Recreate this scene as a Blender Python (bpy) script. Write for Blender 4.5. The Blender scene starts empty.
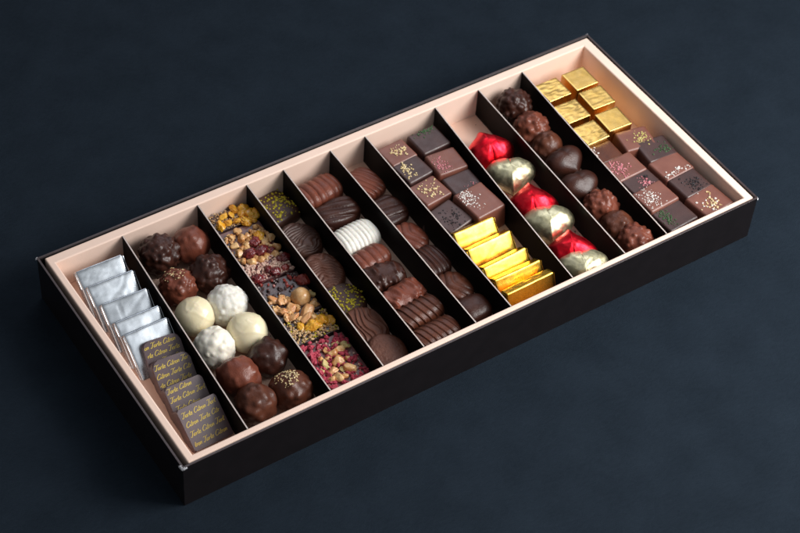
import bpy, bmesh, math, random
import numpy as np
from mathutils import Vector, Matrix, noise
R_ = random.Random(7)
C = bpy.context.scene.collection
PI = math.pi
rad = math.radians

# ------------------------------------------------------------------ camera (1 unit = 1 cm)
CAM = np.array([-27.81, -55.95, 88.33])
ROT = np.array([[0.8365879932332202, 0.3725749877784492, -0.4016321800601915],
                [-0.5451377143458869, 0.6387838201911817, -0.542936555648726],
                [0.054271557705264276, 0.6731590521888928, 0.7375035515035814]])
FPX = 1911.0
def at(u, v, z):
    """point of the scene at height z that was measured at photo pixel (u, v)"""
    d = ROT @ np.array([(u-400)/FPX, -(v-266.5)/FPX, -1.0])
    q = CAM + d*((z-CAM[2])/d[2])
    return Vector(q)

L, W, H = 41.16, 18.0, 3.48
FLOOR = 1.2

# ------------------------------------------------------------------ materials
def new_mat(name):
    m = bpy.data.materials.new(name); m.use_nodes = True
    nt = m.node_tree; b = nt.nodes['Principled BSDF']
    return m, nt, b
def N(nt, t, **k):
    n = nt.nodes.new(t)
    for a, v in k.items():
        if a.startswith('i_'): n.inputs[a[2:].replace('_', ' ')].default_value = v
        else: setattr(n, a, v)
    return n
def mat(name, col, rough=.4, col2=None, vscale=1.5, bump=0., bscale=8., coat=0., metal=0., sss=0., spec=.5,
        rvar=0., detail=4., vpow=.5, sheen=0., bdist=.05, tint=None, crough=.15, dust=0.):
    m, nt, b = new_mat(name)
    tc = N(nt, 'ShaderNodeTexCoord')
    oi = N(nt, 'ShaderNodeObjectInfo')
    mp = N(nt, 'ShaderNodeVectorMath', operation='ADD')
    ml = N(nt, 'ShaderNodeVectorMath', operation='SCALE'); ml.inputs['Scale'].default_value = 37.
    cb = N(nt, 'ShaderNodeCombineXYZ')
    for i in range(3): nt.links.new(oi.outputs['Random'], cb.inputs[i])
    nt.links.new(cb.outputs[0], ml.inputs[0])
    nt.links.new(tc.outputs['Object'], mp.inputs[0]); nt.links.new(ml.outputs[0], mp.inputs[1])
    V = mp.outputs[0]
    b.inputs['Base Color'].default_value = (*col, 1)
    b.inputs['Roughness'].default_value = rough
    b.inputs['Metallic'].default_value = metal
    b.inputs['Specular IOR Level'].default_value = spec
    b.inputs['Coat Weight'].default_value = coat
    b.inputs['Coat Roughness'].default_value = crough
    if tint: b.inputs['Specular Tint'].default_value = (*tint, 1)
    if sheen: b.inputs['Sheen Weight'].default_value = sheen; b.inputs['Sheen Roughness'].default_value = .5
    if sss:
        b.inputs['Subsurface Weight'].default_value = sss
        b.inputs['Subsurface Radius'].default_value = (.25, .12, .06)
        b.inputs['Subsurface Scale'].default_value = 1.
    if col2:
        n = N(nt, 'ShaderNodeTexNoise'); n.inputs['Scale'].default_value = vscale; n.inputs['Detail'].default_value = 5
        nt.links.new(V, n.inputs['Vector'])
        r = N(nt, 'ShaderNodeValToRGB')
        r.color_ramp.elements[0].position = vpow-.15; r.color_ramp.elements[1].position = vpow+.15
        r.color_ramp.elements[0].color = (*col, 1); r.color_ramp.elements[1].color = (*col2, 1)
        nt.links.new(n.outputs['Fac'], r.inputs['Fac'])
        out = r.outputs['Color']
        if dust:
            n3 = N(nt, 'ShaderNodeTexNoise'); n3.inputs['Scale'].default_value = 45; nt.links.new(V, n3.inputs['Vector'])
            r3 = N(nt, 'ShaderNodeValToRGB'); r3.color_ramp.elements[0].position = .68; r3.color_ramp.elements[1].position = .74
            nt.links.new(n3.outputs['Fac'], r3.inputs['Fac'])
            mx = N(nt, 'ShaderNodeMix', data_type='RGBA'); mm = N(nt, 'ShaderNodeMath', operation='MULTIPLY'); mm.inputs[1].default_value = dust
            nt.links.new(r3.outputs['Color'], mm.inputs[0]); nt.links.new(mm.outputs[0], mx.inputs[0])
            nt.links.new(out, mx.inputs[6]); mx.inputs[7].default_value = (.5, .4, .33, 1); out = mx.outputs[2]
        nt.links.new(out, b.inputs['Base Color'])
    if rvar:
        n2 = N(nt, 'ShaderNodeTexNoise'); n2.inputs['Scale'].default_value = vscale*2.3; nt.links.new(V, n2.inputs['Vector'])
        mr = N(nt, 'ShaderNodeMapRange'); mr.inputs[1].default_value = .3; mr.inputs[2].default_value = .7
        mr.inputs[3].default_value = max(.02, rough-rvar); mr.inputs[4].default_value = min(1, rough+rvar)
        nt.links.new(n2.outputs['Fac'], mr.inputs[0]); nt.links.new(mr.outputs[0], b.inputs['Roughness'])
    if bump:
        n = N(nt, 'ShaderNodeTexNoise'); n.inputs['Scale'].default_value = bscale; n.inputs['Detail'].default_value = detail
        nt.links.new(V, n.inputs['Vector'])
        bp = N(nt, 'ShaderNodeBump'); bp.inputs['Strength'].default_value = bump; bp.inputs['Distance'].default_value = bdist
        nt.links.new(n.outputs['Fac'], bp.inputs['Height']); nt.links.new(bp.outputs[0], b.inputs['Normal'])
        if coat: nt.links.new(bp.outputs[0], b.inputs['Coat Normal'])
    return m

M = {}
M['dark']  = mat('dark_chocolate', (.036, .0105, .0065), .40, (.056, .017, .010), 1.3, .35, 12, coat=.12, rvar=.08, crough=.2, spec=.35)
M['milk']  = mat('milk_chocolate', (.145, .038, .022), .40, (.195, .053, .029), 1.3, .35, 12, coat=.12, rvar=.08, crough=.2, spec=.35)
M['mid']   = mat('half_milk_chocolate', (.075, .023, .013), .40, (.110, .032, .015), 1.3, .35, 12, coat=.12, rvar=.08, crough=.2, spec=.35)
M['dark_satin'] = mat('dark_chocolate_satin', (.042, .015, .013), .45, (.060, .023, .019), 1.0, .12, 14, spec=.8, rvar=.06, dust=.25)
M['milk_satin'] = mat('milk_chocolate_satin', (.165, .052, .034), .45, (.205, .070, .045), 1.0, .12, 14, spec=.8, rvar=.06, dust=.25)
M['palet_dark'] = mat('dark_palet_chocolate', (.060, .023, .015), .45, (.085, .033, .021), 2, .3, 12)
M['palet_milk'] = mat('milk_palet_chocolate', (.110, .036, .020), .5, (.145, .050, .028), 2, .35, 18)
M['ganache_fruit'] = mat('berry_milk_chocolate', (.16, .062, .062), .4, (.22, .095, .095), 3, .2, 12, coat=.2)
M['bar_lilac'] = mat('bloomed_milk_chocolate', (.17, .085, .080), .38, (.23, .12, .115), 2, .2, 10, spec=.7)
M['bar_dark'] = mat('glossy_dark_chocolate', (.060, .035, .034), .33, (.095, .055, .052), 4, .4, 10, spec=.7, coat=.3)
M['white'] = mat('white_chocolate', (.90, .84, .70), .40, (.92, .87, .76), 1.5, .12, 9, coat=.15, sss=.15)
M['ivory'] = mat('ivory_chocolate', (.88, .77, .50), .34, (.90, .80, .56), 1.5, .1, 9, coat=.25, sss=.15)
M['coconut'] = mat('coconut_coating', (.88, .86, .80), .5, (.80, .76, .66), 5, .5, 22, sss=.15)
M['liner'] = mat('salmon_paper', (.91, .68, .56), .62, (.93, .70, .58), .6, .5, 24, bdist=.012)
M['floorpaper'] = mat('salmon_paper_floor', (.90, .61, .48), .5, (.92, .63, .50), .6, .1, 30, bdist=.01)
M['black'] = mat('black_satin_card', (.0085, .0065, .0072), .42, (.0105, .0080, .0090), 1.0, .12, 60, bdist=.005, spec=.45)
M['divblack'] = mat('black_coated_card', (.0045, .0035, .0035), .5, (.006, .0045, .0045), 1.0, .12, 50, bdist=.005, spec=.12)
M['cutedge'] = mat('cut_board_edge', (.62, .54, .50), .7, (.50, .42, .39), 6)
M['scuff'] = mat('worn_corner_paper', (.75, .75, .78), .55, (.5, .5, .53), 9)
M['lipedge'] = mat('dark_brown_board_edge', (.030, .018, .018), .35, (.05, .032, .032), 6, spec=.7)
M['hazel'] = mat('roasted_hazelnut', (.58, .28, .09), .35, (.76, .50, .25), 2.2, .3, 9, sss=.1, coat=.3)
M['nut'] = mat('toasted_nut', (.52, .20, .045), .38, (.80, .52, .24), 2.2, .35, 10, sss=.1, coat=.3)
M['almond'] = mat('toasted_almond', (.58, .24, .08), .42, (.76, .44, .20), 2, .35, 10, sss=.1, coat=.2)
M['pistachio_nut'] = mat('green_nut', (.50, .42, .15), .5, (.62, .45, .20), 4, .3, 14)
M['orange'] = mat('candied_orange', (.78, .33, .015), .3, (.85, .46, .04), 3, .3, 8, coat=.5, sss=.3)
M['cran'] = mat('dried_cranberry', (.10, .006, .010), .25, (.20, .018, .018), 4, .5, 10, coat=.6)
M['cranred'] = mat('red_cranberry', (.25, .02, .02), .3, (.33, .05, .03), 4, .5, 10, coat=.5)
M['rasp'] = mat('freeze_dried_raspberry', (.36, .018, .045), .65, (.52, .07, .11), 12, .5, 25)
M['crumb'] = mat('biscuit_crumb', (.75, .55, .30), .6, (.45, .24, .10), 5, .4, 25)
M['crumbpale'] = mat('pale_nougat_crumb', (.78, .58, .46), .6, (.55, .30, .24), 5, .4, 25)
M['pistdust'] = mat('pistachio_chips', (.55, .47, .02), .6, (.42, .33, .01), 12)
M['goldflake'] = mat('golden_sprinkles', (.72, .52, .22), .4, (.85, .72, .45), 9)
M['goldgreen'] = mat('green_gold_sprinkles', (.55, .50, .12), .4, (.70, .60, .25), 9)
M['whiteflake'] = mat('pearl_sprinkles', (.80, .76, .70), .35, (.88, .84, .8), 9)
M['pinkflake'] = mat('pink_sprinkles', (.50, .09, .13), .45, (.72, .36, .38), 9)
M['greenflake'] = mat('green_sprinkles', (.02, .07, .02), .5, (.06, .13, .045), 9)
M['blackflake'] = mat('black_sprinkles', (.012, .008, .010), .5, (.02, .015, .018), 9)
M['goldfoil'] = mat('gold_foil', (.80, .46, .055), .28, (.86, .53, .09), 2, .10, 1.5, metal=1, bdist=.05, rvar=.02, detail=2)
M['goldcube'] = mat('pale_gold_foil', (.82, .52, .14), .25, (.88, .58, .19), 2, .03, 1.6, metal=1, bdist=.05, rvar=.02, detail=2)
M['champagne'] = mat('champagne_foil', (.86, .80, .50), .42, (.92, .86, .58), 2, .3, 2.2, metal=1, bdist=.08, rvar=.07, detail=3)
M['silver'] = mat('silver_foil', (.60, .65, .70), .27, (.66, .71, .76), 1, .09, 1.3, metal=1, bdist=.08, rvar=.03, detail=2)
M['redfoil'] = mat('red_foil', (.95, .012, .030), .38, (.98, .03, .05), 2, .3, 2.2, metal=1, bdist=.08, rvar=.07, detail=3)
M['yellowink'] = mat('gold_ink', (.66, .48, .07), .4, (.74, .56, .10), 6)
M['neap'] = mat('printed_dark_chocolate', (.062, .029, .036), .42, (.080, .038, .046), 1.5, .08, 12, spec=.9, coat=.2, crough=.38)

def table_mat():
    m, nt, b = new_mat('dark_blue_paper')
    tc = N(nt, 'ShaderNodeTexCoord')
    n1 = N(nt, 'ShaderNodeTexNoise'); n1.inputs['Scale'].default_value = .35; n1.inputs['Detail'].default_value = 8
    mp = N(nt, 'ShaderNodeMapping'); mp.inputs['Scale'].default_value = (2.0, 5.0, 2); mp.inputs['Rotation'].default_value = (0, 0, .5)
    n2 = N(nt, 'ShaderNodeTexNoise'); n2.inputs['Scale'].default_value = 1.1; n2.inputs['Detail'].default_value = 6; n2.inputs['Roughness'].default_value = .7
    nt.links.new(tc.outputs['Object'], n1.inputs['Vector']); nt.links.new(tc.outputs['Object'], mp.inputs[0]); nt.links.new(mp.outputs[0], n2.inputs['Vector'])
    a = N(nt, 'ShaderNodeMath', operation='ADD'); nt.links.new(n1.outputs['Fac'], a.inputs[0]); nt.links.new(n2.outputs['Fac'], a.inputs[1])
    r = N(nt, 'ShaderNodeValToRGB'); r.color_ramp.elements[0].position = .35; r.color_ramp.elements[1].position = .68
    h = N(nt, 'ShaderNodeMath', operation='MULTIPLY'); h.inputs[1].default_value = .5; nt.links.new(a.outputs[0], h.inputs[0])
    r.color_ramp.elements[0].color = (.0074, .0130, .0205, 1); r.color_ramp.elements[1].color = (.0128, .0208, .0315, 1)
    nt.links.new(h.outputs[0], r.inputs['Fac']); nt.links.new(r.outputs['Color'], b.inputs['Base Color'])
    b.inputs['Roughness'].default_value = .9; b.inputs['Specular IOR Level'].default_value = .12
    n3 = N(nt, 'ShaderNodeTexNoise'); n3.inputs['Scale'].default_value = 2.2; n3.inputs['Detail'].default_value = 7; n3.inputs['Roughness'].default_value = .75
    nt.links.new(mp.outputs[0], n3.inputs['Vector'])
    bp = N(nt, 'ShaderNodeBump'); bp.inputs['Strength'].default_value = .8; bp.inputs['Distance'].default_value = .05
    nt.links.new(n3.outputs['Fac'], bp.inputs['Height']); nt.links.new(bp.outputs[0], b.inputs['Normal'])
    return m
M['table'] = table_mat()

# ------------------------------------------------------------------ object helpers
def link(name, me, m, parent=None, smooth=True, label=None):
    o = bpy.data.objects.new(name, me); C.objects.link(o)
    for x in (m if isinstance(m, (list, tuple)) else [m]): me.materials.append(x)
    if smooth: me.polygons.foreach_set('use_smooth', [True]*len(me.polygons))
    if parent: o.parent = parent
    if label: o['label'] = label
    return o
def mesh(name, V, F):
    me = bpy.data.meshes.new(name); me.from_pydata([tuple(v) for v in V], [], [tuple(f) for f in F]); me.update(); return me
def tag(o, label, cat, group=None):
    o['label'] = label; o['category'] = cat
    if group: o['group'] = group
    return o
def thing(name, label, cat, loc, rot=(0, 0, 0), group=None):
    o = bpy.data.objects.new(name, None); C.objects.link(o); o.location = loc; o.rotation_euler = rot
    o.empty_display_size = .3
    return tag(o, label, cat, group)
def place(o, loc, rot=(0, 0, 0)):
    o.location = loc; o.rotation_euler = rot; return o

def fbm(v, s, seed=0., octv=3):
    p = Vector(v)*s + Vector((seed, seed*1.7, -seed)); t = 0; a = 1
    for _ in range(octv): t += a*noise.noise(p); p = p*2.03; a *= .5
    return t

def ax_coords(h, r, seg, cs):
    a = [-h + r*(1-math.cos(i/cs*PI/2)) for i in range(cs)]
    mid = [-(h-r) + 2*(h-r)*i/seg for i in range(seg+1)]
    return a + mid + [-x for x in reversed(a)]
def rbox(w, d, h, r, seg=6, cs=3, taper=0., disp=None):
    """rounded box centred on x,y, standing on z=0; taper narrows the top; disp(p, n) moves each vertex along its normal"""
    hx, hy, hz = w/2, d/2, h/2; r = min(r, hx*.99, hy*.99, hz*.99)
    X, Y, Z = (ax_coords(q, r, seg, cs) for q in (hx, hy, hz))
    nx, ny, nz = len(X)-1, len(Y)-1, len(Z)-1
    idx = {}; V = []
    def vid(i, j, k):
        if (i, j, k) in idx: return idx[(i, j, k)]
        p = (X[i], Y[j], Z[k]); q = [max(-(hh-r), min(hh-r, c)) for c, hh in zip(p, (hx, hy, hz))]
        dv = Vector([a-b for a, b in zip(p, q)])
        n = dv.normalized() if dv.length > 1e-9 else Vector((0, 0, 1))
        v = Vector(q) + n*r if dv.length > 1e-9 else Vector(p)
        if dv.length <= 1e-9: n = Vector(p).normalized()
        t = 1 - taper*(v.z+hz)/(2*hz); v.x *= t; v.y *= t
        if disp: v = v + n*disp(v, n)
        v.z += hz
        idx[(i, j, k)] = len(V); V.append(v); return idx[(i, j, k)]
    F = []
    for i in range(nx):
        for j in range(ny):
            F.append((vid(i, j, 0), vid(i, j+1, 0), vid(i+1, j+1, 0), vid(i+1, j, 0)))
            F.append((vid(i, j, nz), vid(i+1, j, nz), vid(i+1, j+1, nz), vid(i, j+1, nz)))
    for i in range(nx):
        for k in range(nz):
            F.append((vid(i, 0, k), vid(i+1, 0, k), vid(i+1, 0, k+1), vid(i, 0, k+1)))
            F.append((vid(i, ny, k), vid(i, ny, k+1), vid(i+1, ny, k+1), vid(i+1, ny, k)))
    for j in range(ny):
        for k in range(nz):
            F.append((vid(0, j, k), vid(0, j, k+1), vid(0, j+1, k+1), vid(0, j+1, k)))
            F.append((vid(nx, j, k), vid(nx, j+1, k), vid(nx, j+1, k+1), vid(nx, j, k+1)))
    return V, F

_ico = {}
def ico(sub):
    if sub not in _ico:
        bm = bmesh.new(); bmesh.ops.create_icosphere(bm, subdivisions=sub, radius=1)
        bm.verts.ensure_lookup_table()
        V = np.array([v.co[:] for v in bm.verts]); F = [tuple(v.index for v in f.verts) for f in bm.faces]
        V /= np.linalg.norm(V, axis=1)[:, None]
        bm.free(); _ico[sub] = (V, F)
    return _ico[sub]
def rnd_dirs(n, rg, zmin=-.4):
    D = []
    while len(D) < n:
        v = np.array([rg.gauss(0, 1) for _ in range(3)]); v /= np.linalg.norm(v)
        if v[2] < zmin: continue
        D.append(v)
    return np.array(D)
def sphere_mesh(R, kind, seed):
    rg = random.Random(seed)
    V, F = ico(5)
    r = np.ones(len(V))
    low = np.array([fbm(v, 1.1, seed, 2) for v in V])
    if kind == 'smooth':
        r += .03*low
        # a lazily piped swirl line
        for k in range(3):
            a = rg.uniform(0, PI); nn = np.array([math.cos(a)*.5, math.sin(a)*.5, .8]); nn /= np.linalg.norm(nn)
            t = V @ nn - (.35+.2*k) - .08*np.sin(3*np.arctan2(V[:, 1], V[:, 0])+k)
            r += .020*np.exp(-(t/.045)**2)*(V[:, 2] > -.2)
    elif kind == 'glossy':     # chocolate coating over nibs, few bumps
        r += .05*low
        D = rnd_dirs(38, rg); A = [rg.uniform(.03, .10) for _ in D]; S = [rg.uniform(.09, .16) for _ in D]
        for d, a, s in zip(D, A, S): r += a*np.exp(-((1-V@d)/(s*s))**1.3)
        r += .012*np.array([fbm(v, 5, seed, 2) for v in V])
    elif kind == 'rocher':     # many chopped nuts
        r += .05*low
        D = rnd_dirs(120, rg, -.8); best = np.zeros(len(V))
        for d in D:
            a = rg.uniform(.06, .17); s = rg.uniform(.08, .15)
            best = np.maximum(best, a*np.exp(-((1-V@d)/(s*s*.9))**1.6))
        r += best + .016*np.array([fbm(v, 6, seed, 2) for v in V])
    elif kind == 'rough':      # sugar / coconut coating
        r += .03*low
        D = rnd_dirs(150, rg, -.9); best = np.zeros(len(V))
        for d in D:
            a = rg.uniform(.03, .10); s = rg.uniform(.07, .17)
            best = np.maximum(best, a*np.exp(-((1-V@d)/(s*s*.8))**1.5))
        r += best + .012*np.array([fbm(v, 11, seed, 2) for v in V])
    P = V*r[:, None]*R
    zb = -.88*R
    P[:, 2] = np.where(P[:, 2] < zb, zb+(P[:, 2]-zb)*.15, P[:, 2])
    P[:, 2] -= P[:, 2].min()
    return P, F

def chips(pts, size, rg, flat=.45, name='sprinkles', elong=1.5):
    """many small angular crumbs in one mesh; pts = list of (position, normal)"""
    V = []; F = []
    for p, n in pts:
        n = Vector(n).normalized(); t = n.orthogonal().normalized(); t.rotate(Matrix.Rotation(rg.uniform(0, 6.28), 3, n)); b = n.cross(t)
        s = size*rg.uniform(.55, 1.35); e = rg.uniform(1, elong)
        k = len(V); m = 5
        for ring, (zz, rr) in enumerate(((-.15, .85), (.35, 1.), (.85, .55))):
            for i in range(m):
                a = 2*PI*i/m + ring*.3
                q = rr*s*.5*rg.uniform(.75, 1.25)
                V.append(Vector(p)+t*math.cos(a)*q*e+b*math.sin(a)*q+n*zz*s*flat)
        for ring in range(2):
            for i in range(m):
                F.append((k+ring*m+i, k+ring*m+(i+1) % m, k+(ring+1)*m+(i+1) % m, k+(ring+1)*m+i))
        F.append(tuple(k+2*m+i for i in range(m)))
    return mesh(name, V, F)
def stuff(o): o['kind'] = 'stuff'; return o

def blob(rx, ry, rz, seed, amp=.12, s=1.4, sub=3, ang=0., wr=0.):
    sub = max(sub, 4)
    V, F = ico(sub); rg = random.Random(seed); P = V.copy()
    D = rnd_dirs(16, rg, -1)
    r = np.ones(len(V))
    if ang:                     # cut facets: chopped nuts
        for d in D: r = np.minimum(r, rg.uniform(.55, .85)/np.maximum(V@d, .05))
    r = r + amp*np.array([fbm(v, s, seed, 3) for v in V])
    if wr: r = r + wr*np.array([abs(fbm(v, 3., seed+5, 2)) for v in V])
    P = P*r[:, None]*np.array([rx, ry, rz])
    return P, F

# ------------------------------------------------------------------ the setting
def build_table():
    n = 8; s = 260
    V = [(x*s/n, y*s/n, 0) for y in range(-n, n+1) for x in range(-n, n+1)]
    w = 2*n+1
    F = [(j*w+i, j*w+i+1, (j+1)*w+i+1, (j+1)*w+i) for j in range(2*n) for i in range(2*n)]
    o = link('tabletop', mesh('tabletop', V, F), M['table'])
    o['kind'] = 'structure'; o['label'] = 'dark slate blue matte surface under the chocolate box'
build_table()

# ------------------------------------------------------------------ the box
box = thing('chocolate_box', 'long shallow black box with salmon lining split into ten compartments', 'box', (0, 0, 0))
def frame_walls(outer, inner, z0, z1, bev, name, m, parent, segs=3):
    """closed ring between two quads (counter-clockwise corner lists)"""
    bm = bmesh.new()
    rings = []
    for q, z in ((outer, z0), (outer, z1), (inner, z1), (inner, z0)):
        rings.append([bm.verts.new((x, y, z)) for x, y in q])
    for a in range(4):
        A, B = rings[a], rings[(a+1) % 4]
        for i in range(4):
            bm.faces.new((A[i], A[(i+1) % 4], B[(i+1) % 4], B[i]))
    bmesh.ops.recalc_face_normals(bm, faces=bm.faces)
    if bev:
        E = [e for e in bm.edges if all(abs(v.co.z-z1) < 1e-6 for v in e.verts) and ((e.verts[0] in rings[1] and e.verts[1] in rings[1]) or (e.verts[0] in rings[2] and e.verts[1] in rings[2]))]
        E += [e for e in bm.edges if e.verts[0] in rings[0]+rings[1] and e.verts[1] in rings[0]+rings[1] and abs(e.verts[0].co.z-e.verts[1].co.z) > .1]
        bmesh.ops.bevel(bm, geom=E, offset=bev, segments=segs, affect='EDGES', profile=.5)
    me = bpy.data.meshes.new(name); bm.to_mesh(me); bm.free()
    return link(name, me, m, parent, smooth=False)
g = .13
sl = frame_walls([(0, 0), (L, 0), (L, W), (0, W)], [(g, g), (L-g, g), (L-g, W-g), (g, W-g)], .02, H, .035, 'outer_sleeve', M['black'], box)
q = [at(56, 262.5, H), at(192.3, 454, H), at(743.5, 197.5, H), at(583.9, 46, H)]   # inner corners A B C D
IA, IB, IC, ID = [(v.x, v.y) for v in q]
inner = [IB, IC, ID, IA]
outerl = [(.45, .20), (L-.19, .20), (L-.19, W-.20), (.40, W-.20)]
frame_walls(outerl, inner, .1, H-.015, .09, 'lining_rim', M['liner'], box)
def box_bottom():
    bm = bmesh.new()
    def slab(qd, z0, z1, mi):
        lo = [bm.verts.new((x, y, z0)) for x, y in qd]; hi = [bm.verts.new((x, y, z1)) for x, y in qd]
        bm.faces.new(hi).material_index = mi
        bm.faces.new(lo[::-1]).material_index = mi
        for i in range(4): bm.faces.new((lo[i], lo[(i+1) % 4], hi[(i+1) % 4], hi[i])).material_index = mi
    e = .01
    qq = [(IB[0]+e, IB[1]+e), (IC[0]-e, IC[1]+e), (ID[0]-e, ID[1]-e), (IA[0]+e, IA[1]-e)]
    slab(qq, FLOOR-.12, FLOOR, 0)
    me = bpy.data.meshes.new('floor_panel'); bm.to_mesh(me); bm.free()
    link('floor_panel', me, M['floorpaper'], box, smooth=False)
    bm = bmesh.new()
    slab2 = [(g+.01, g+.01), (L-g-.01, g+.01), (L-g-.01, W-g-.01), (g+.01, W-g-.01)]
    lo = [bm.verts.new((x, y, .03)) for x, y in slab2]; hi = [bm.verts.new((x, y, .09)) for x, y in slab2]
    bm.faces.new(hi); bm.faces.new(lo[::-1])
    for i in range(4): bm.faces.new((lo[i], lo[(i+1) % 4], hi[(i+1) % 4], hi[i]))
    me = bpy.data.meshes.new('base_panel'); bm.to_mesh(me); bm.free()
    link('base_panel', me, M['black'], box, smooth=False)
box_bottom()
# the lip of the sleeve: a thin brownish board edge that catches the light
frame_walls([(-.02, -.02), (L+.02, -.02), (L+.02, W+.02), (-.02, W+.02)], [(.11, .11), (L-.11, .11), (L-.11, W-.11), (.11, W-.11)], H-.005, H+.035, .012, 'board_lip', M['lipedge'], box, 2)
def lerp(a, b, t): return (a[0]+(b[0]-a[0])*t, a[1]+(b[1]-a[1])*t)
farp = [(123.6,237),(199.2,206.8),(248.3,186.5),(284.6,170.8),(331.8,152),(365.8,137),(437,109.2),(480.2,91.5),(523.1,72.5)]
nearp = [(246.7,427.3),(329.6,389),(381.6,363.6),(422.5,344.5),(473.5,319.5),(508.7,303.3),(570.7,275.2),(622.7,250.7),(664.7,231.5)]
DIV = []
def clampx(p, hw):
    """keep a piece of half width hw between the dividers (or walls) of its compartment"""
    xs = [a+(b-a)*(p.y-ya)/(yb-ya) for a, ya, b, yb in DIV]
    t = (p.y-IB[1])/(IA[1]-IB[1])
    xs = [IB[0]+(IA[0]-IB[0])*t]+xs+[IC[0]+(ID[0]-IC[0])*t]
    for l, r in zip(xs, xs[1:]):
        if l <= p.x < r:
            l += hw+.06; r -= hw+.06
            p.x = (l+r)/2 if l > r else max(l, min(r, p.x))
            break
    p.y = max(IB[1]+.1, min(p.y, IA[1]))
    return p
for (fu, fv), (nu, nv) in zip(farp, nearp):
    a = at(nu, nv, H-.05); b = at(fu, fv, H-.05)
    # meet the lining's inner faces
    def on(P, Q, x):
        t = (x-P[0])/(Q[0]-P[0]); return P[1]+(Q[1]-P[1])*t
    ya = on(IB, IC, a.x)+.005; yb = on(IA, ID, b.x)-.005
    ax, bx = a.x, b.x
    th = .075
    DIV.append((ax, ya, bx, yb))
    n = 14
    V = []; F = []
    bow = R_.uniform(-.06, .06)
    for i in range(n+1):
        t = i/n; x = ax+(bx-ax)*t+bow*math.sin(PI*t); y = ya+(yb-ya)*t
        for s, z in ((-1, FLOOR+.004), (-1, H-.05), (1, H-.05), (1, FLOOR+.004)): V.append((x+s*th/2, y, z))
    mi = []
    for i in range(n):
        for k in range(4):
            F.append((i*4+k, (i+1)*4+k, (i+1)*4+(k+1) % 4, i*4+(k+1) % 4)); mi.append(1 if k == 1 else 0)
    F.append((0, 1, 2, 3)); F.append(tuple(n*4+k for k in (3, 2, 1, 0))); mi += [0, 0]
    me = mesh('divider', V, F)
    bm = bmesh.new(); bm.from_mesh(me); bmesh.ops.recalc_face_normals(bm, faces=bm.faces); bm.to_mesh(me); bm.free()
    o = link('divider', me, [M['divblack'], M['cutedge']], box, smooth=False)
    for f, k in zip(o.data.polygons, mi): f.material_index = k
# scuffed corners
def scuff(x, y, dx, dy, n, s):
    rg = random.Random(int(x*7+y)); pts = []
    for _ in range(n):
        t = rg.random()**2*s
        if rg.random() < .5: p = (x+dx*t, y, H+.02-rg.random()*.10)
        else: p = (x, y+dy*t, H+.02-rg.random()*.10)
        pts.append((p, (-dx, -dy, .8)))
    me = chips(pts, .12, rg, .3, 'corner_scuff')
    link('corner_scuff', me, M['scuff'], box, smooth=False, label='white worn paper at the box corner')
scuff(-.03, -.03, 1, 1, 26, .33); scuff(-.03, W+.03, 1, -1, 12, .12); scuff(L+.03, -.03, -1, 1, 4, .08); scuff(L+.03, W+.03, -1, -1, 4, .08)

# ------------------------------------------------------------------ foil squares (leaning like dominoes)
def foil_slab(w, d, h, seed, m, name='foil_square', crumple=.02, parent=None):
    def disp(v, n):
        e = crumple*fbm(v, 1.3, seed, 1)
        side = abs(n.z) < .5
        if side: e += -crumple*1.6*abs(fbm((v.x, v.y, v.z), 3.5, seed+3, 2))
        if n.z > .3:
            e += .05*(1-(2*v.y/d)**2)*(1-(2*v.x/w)**4)
            u = v.x*math.cos(seed)+v.y*math.sin(seed)*.6+.5*fbm(v, .6, seed, 1)
            e += -.012*math.exp(-((u-.4)/.05)**2)-.010*math.exp(-((v.y*.8-v.x*.5*math.cos(seed*2)-.45)/.04)**2)
            e += .0035*(1-2*abs(fbm((v.x, v.y, 0), 2.4, seed, 2)))
        return e
    V, F = rbox(w, d, h, .11, 22, 5, 0, disp)
    me = mesh(name, V, F); return link(name, me, m, parent)
def flaps(w, d, h, seed, m, parent):
    """triangular folded foil ends on the two short sides"""
    rg = random.Random(seed)
    for s in (-1, 1):
        V = []; F = []
        x = s*(w/2+.012)
        nn = 7
        for i in range(nn+1):
            t = i/nn; y = -d/2*.92+d*.92*t; k = 1-abs(2*t-1)
            V.append((x, y, h*.94)); V.append((x+s*(.03+.02*rg.random()), y*.98, h*(.94-.55*k-.05*rg.random())))
            V.append((x+s*.004, y, h*(.10+.02*rg.random())))
        for i in range(nn):
            a = i*3
            F.append((a, a+3, a+4, a+1)); F.append((a+1, a+4, a+5, a+2))
        me = mesh('folded_end', V, F)
        o = link('folded_end', me, m, parent, smooth=False)
        sm = o.modifiers.new('t', 'SOLIDIFY'); sm.thickness = .02
SIZE = 3.08
def lean_foil(xl, xr, ytop, ztop, tilt, m, label, cat, group, seed, rz=0., name='foil_square'):
    w = xr-xl; d = (ztop-FLOOR)/math.sin(rad(tilt))
    root = thing(name, label, cat, ((xl+xr)/2, ytop-d*math.cos(rad(tilt))/2, (ztop+FLOOR)/2), (rad(tilt), 0, rad(rz)), group)
    th = .66
    o = foil_slab(w, d, th, seed, m, 'foil_wrapping', .014, root); o.location = (0, 0, -th)
    nb = len(root.children)
    flaps(w, d, th, seed, m, root)
    for c in root.children[nb:]: c.location = (0, 0, -th)
    return root
sil = [((71,274),(122.5,256)),((85,287.5),(134,271)),((99,305),(147.5,289)),((114,322.5),(162.5,305)),((121,336),(167.5,316))]
sl_lab = ['silver foil square farthest back, against the salmon back wall of the box',
          'silver foil square second from the back wall',
          'silver foil square in the middle of the row of five',
          'silver foil square second nearest the printed dark chocolates',
          'silver foil square touching the first printed dark chocolate']
ys = [16.15, 14.72, 13.05, 11.45, 10.35]
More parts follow.
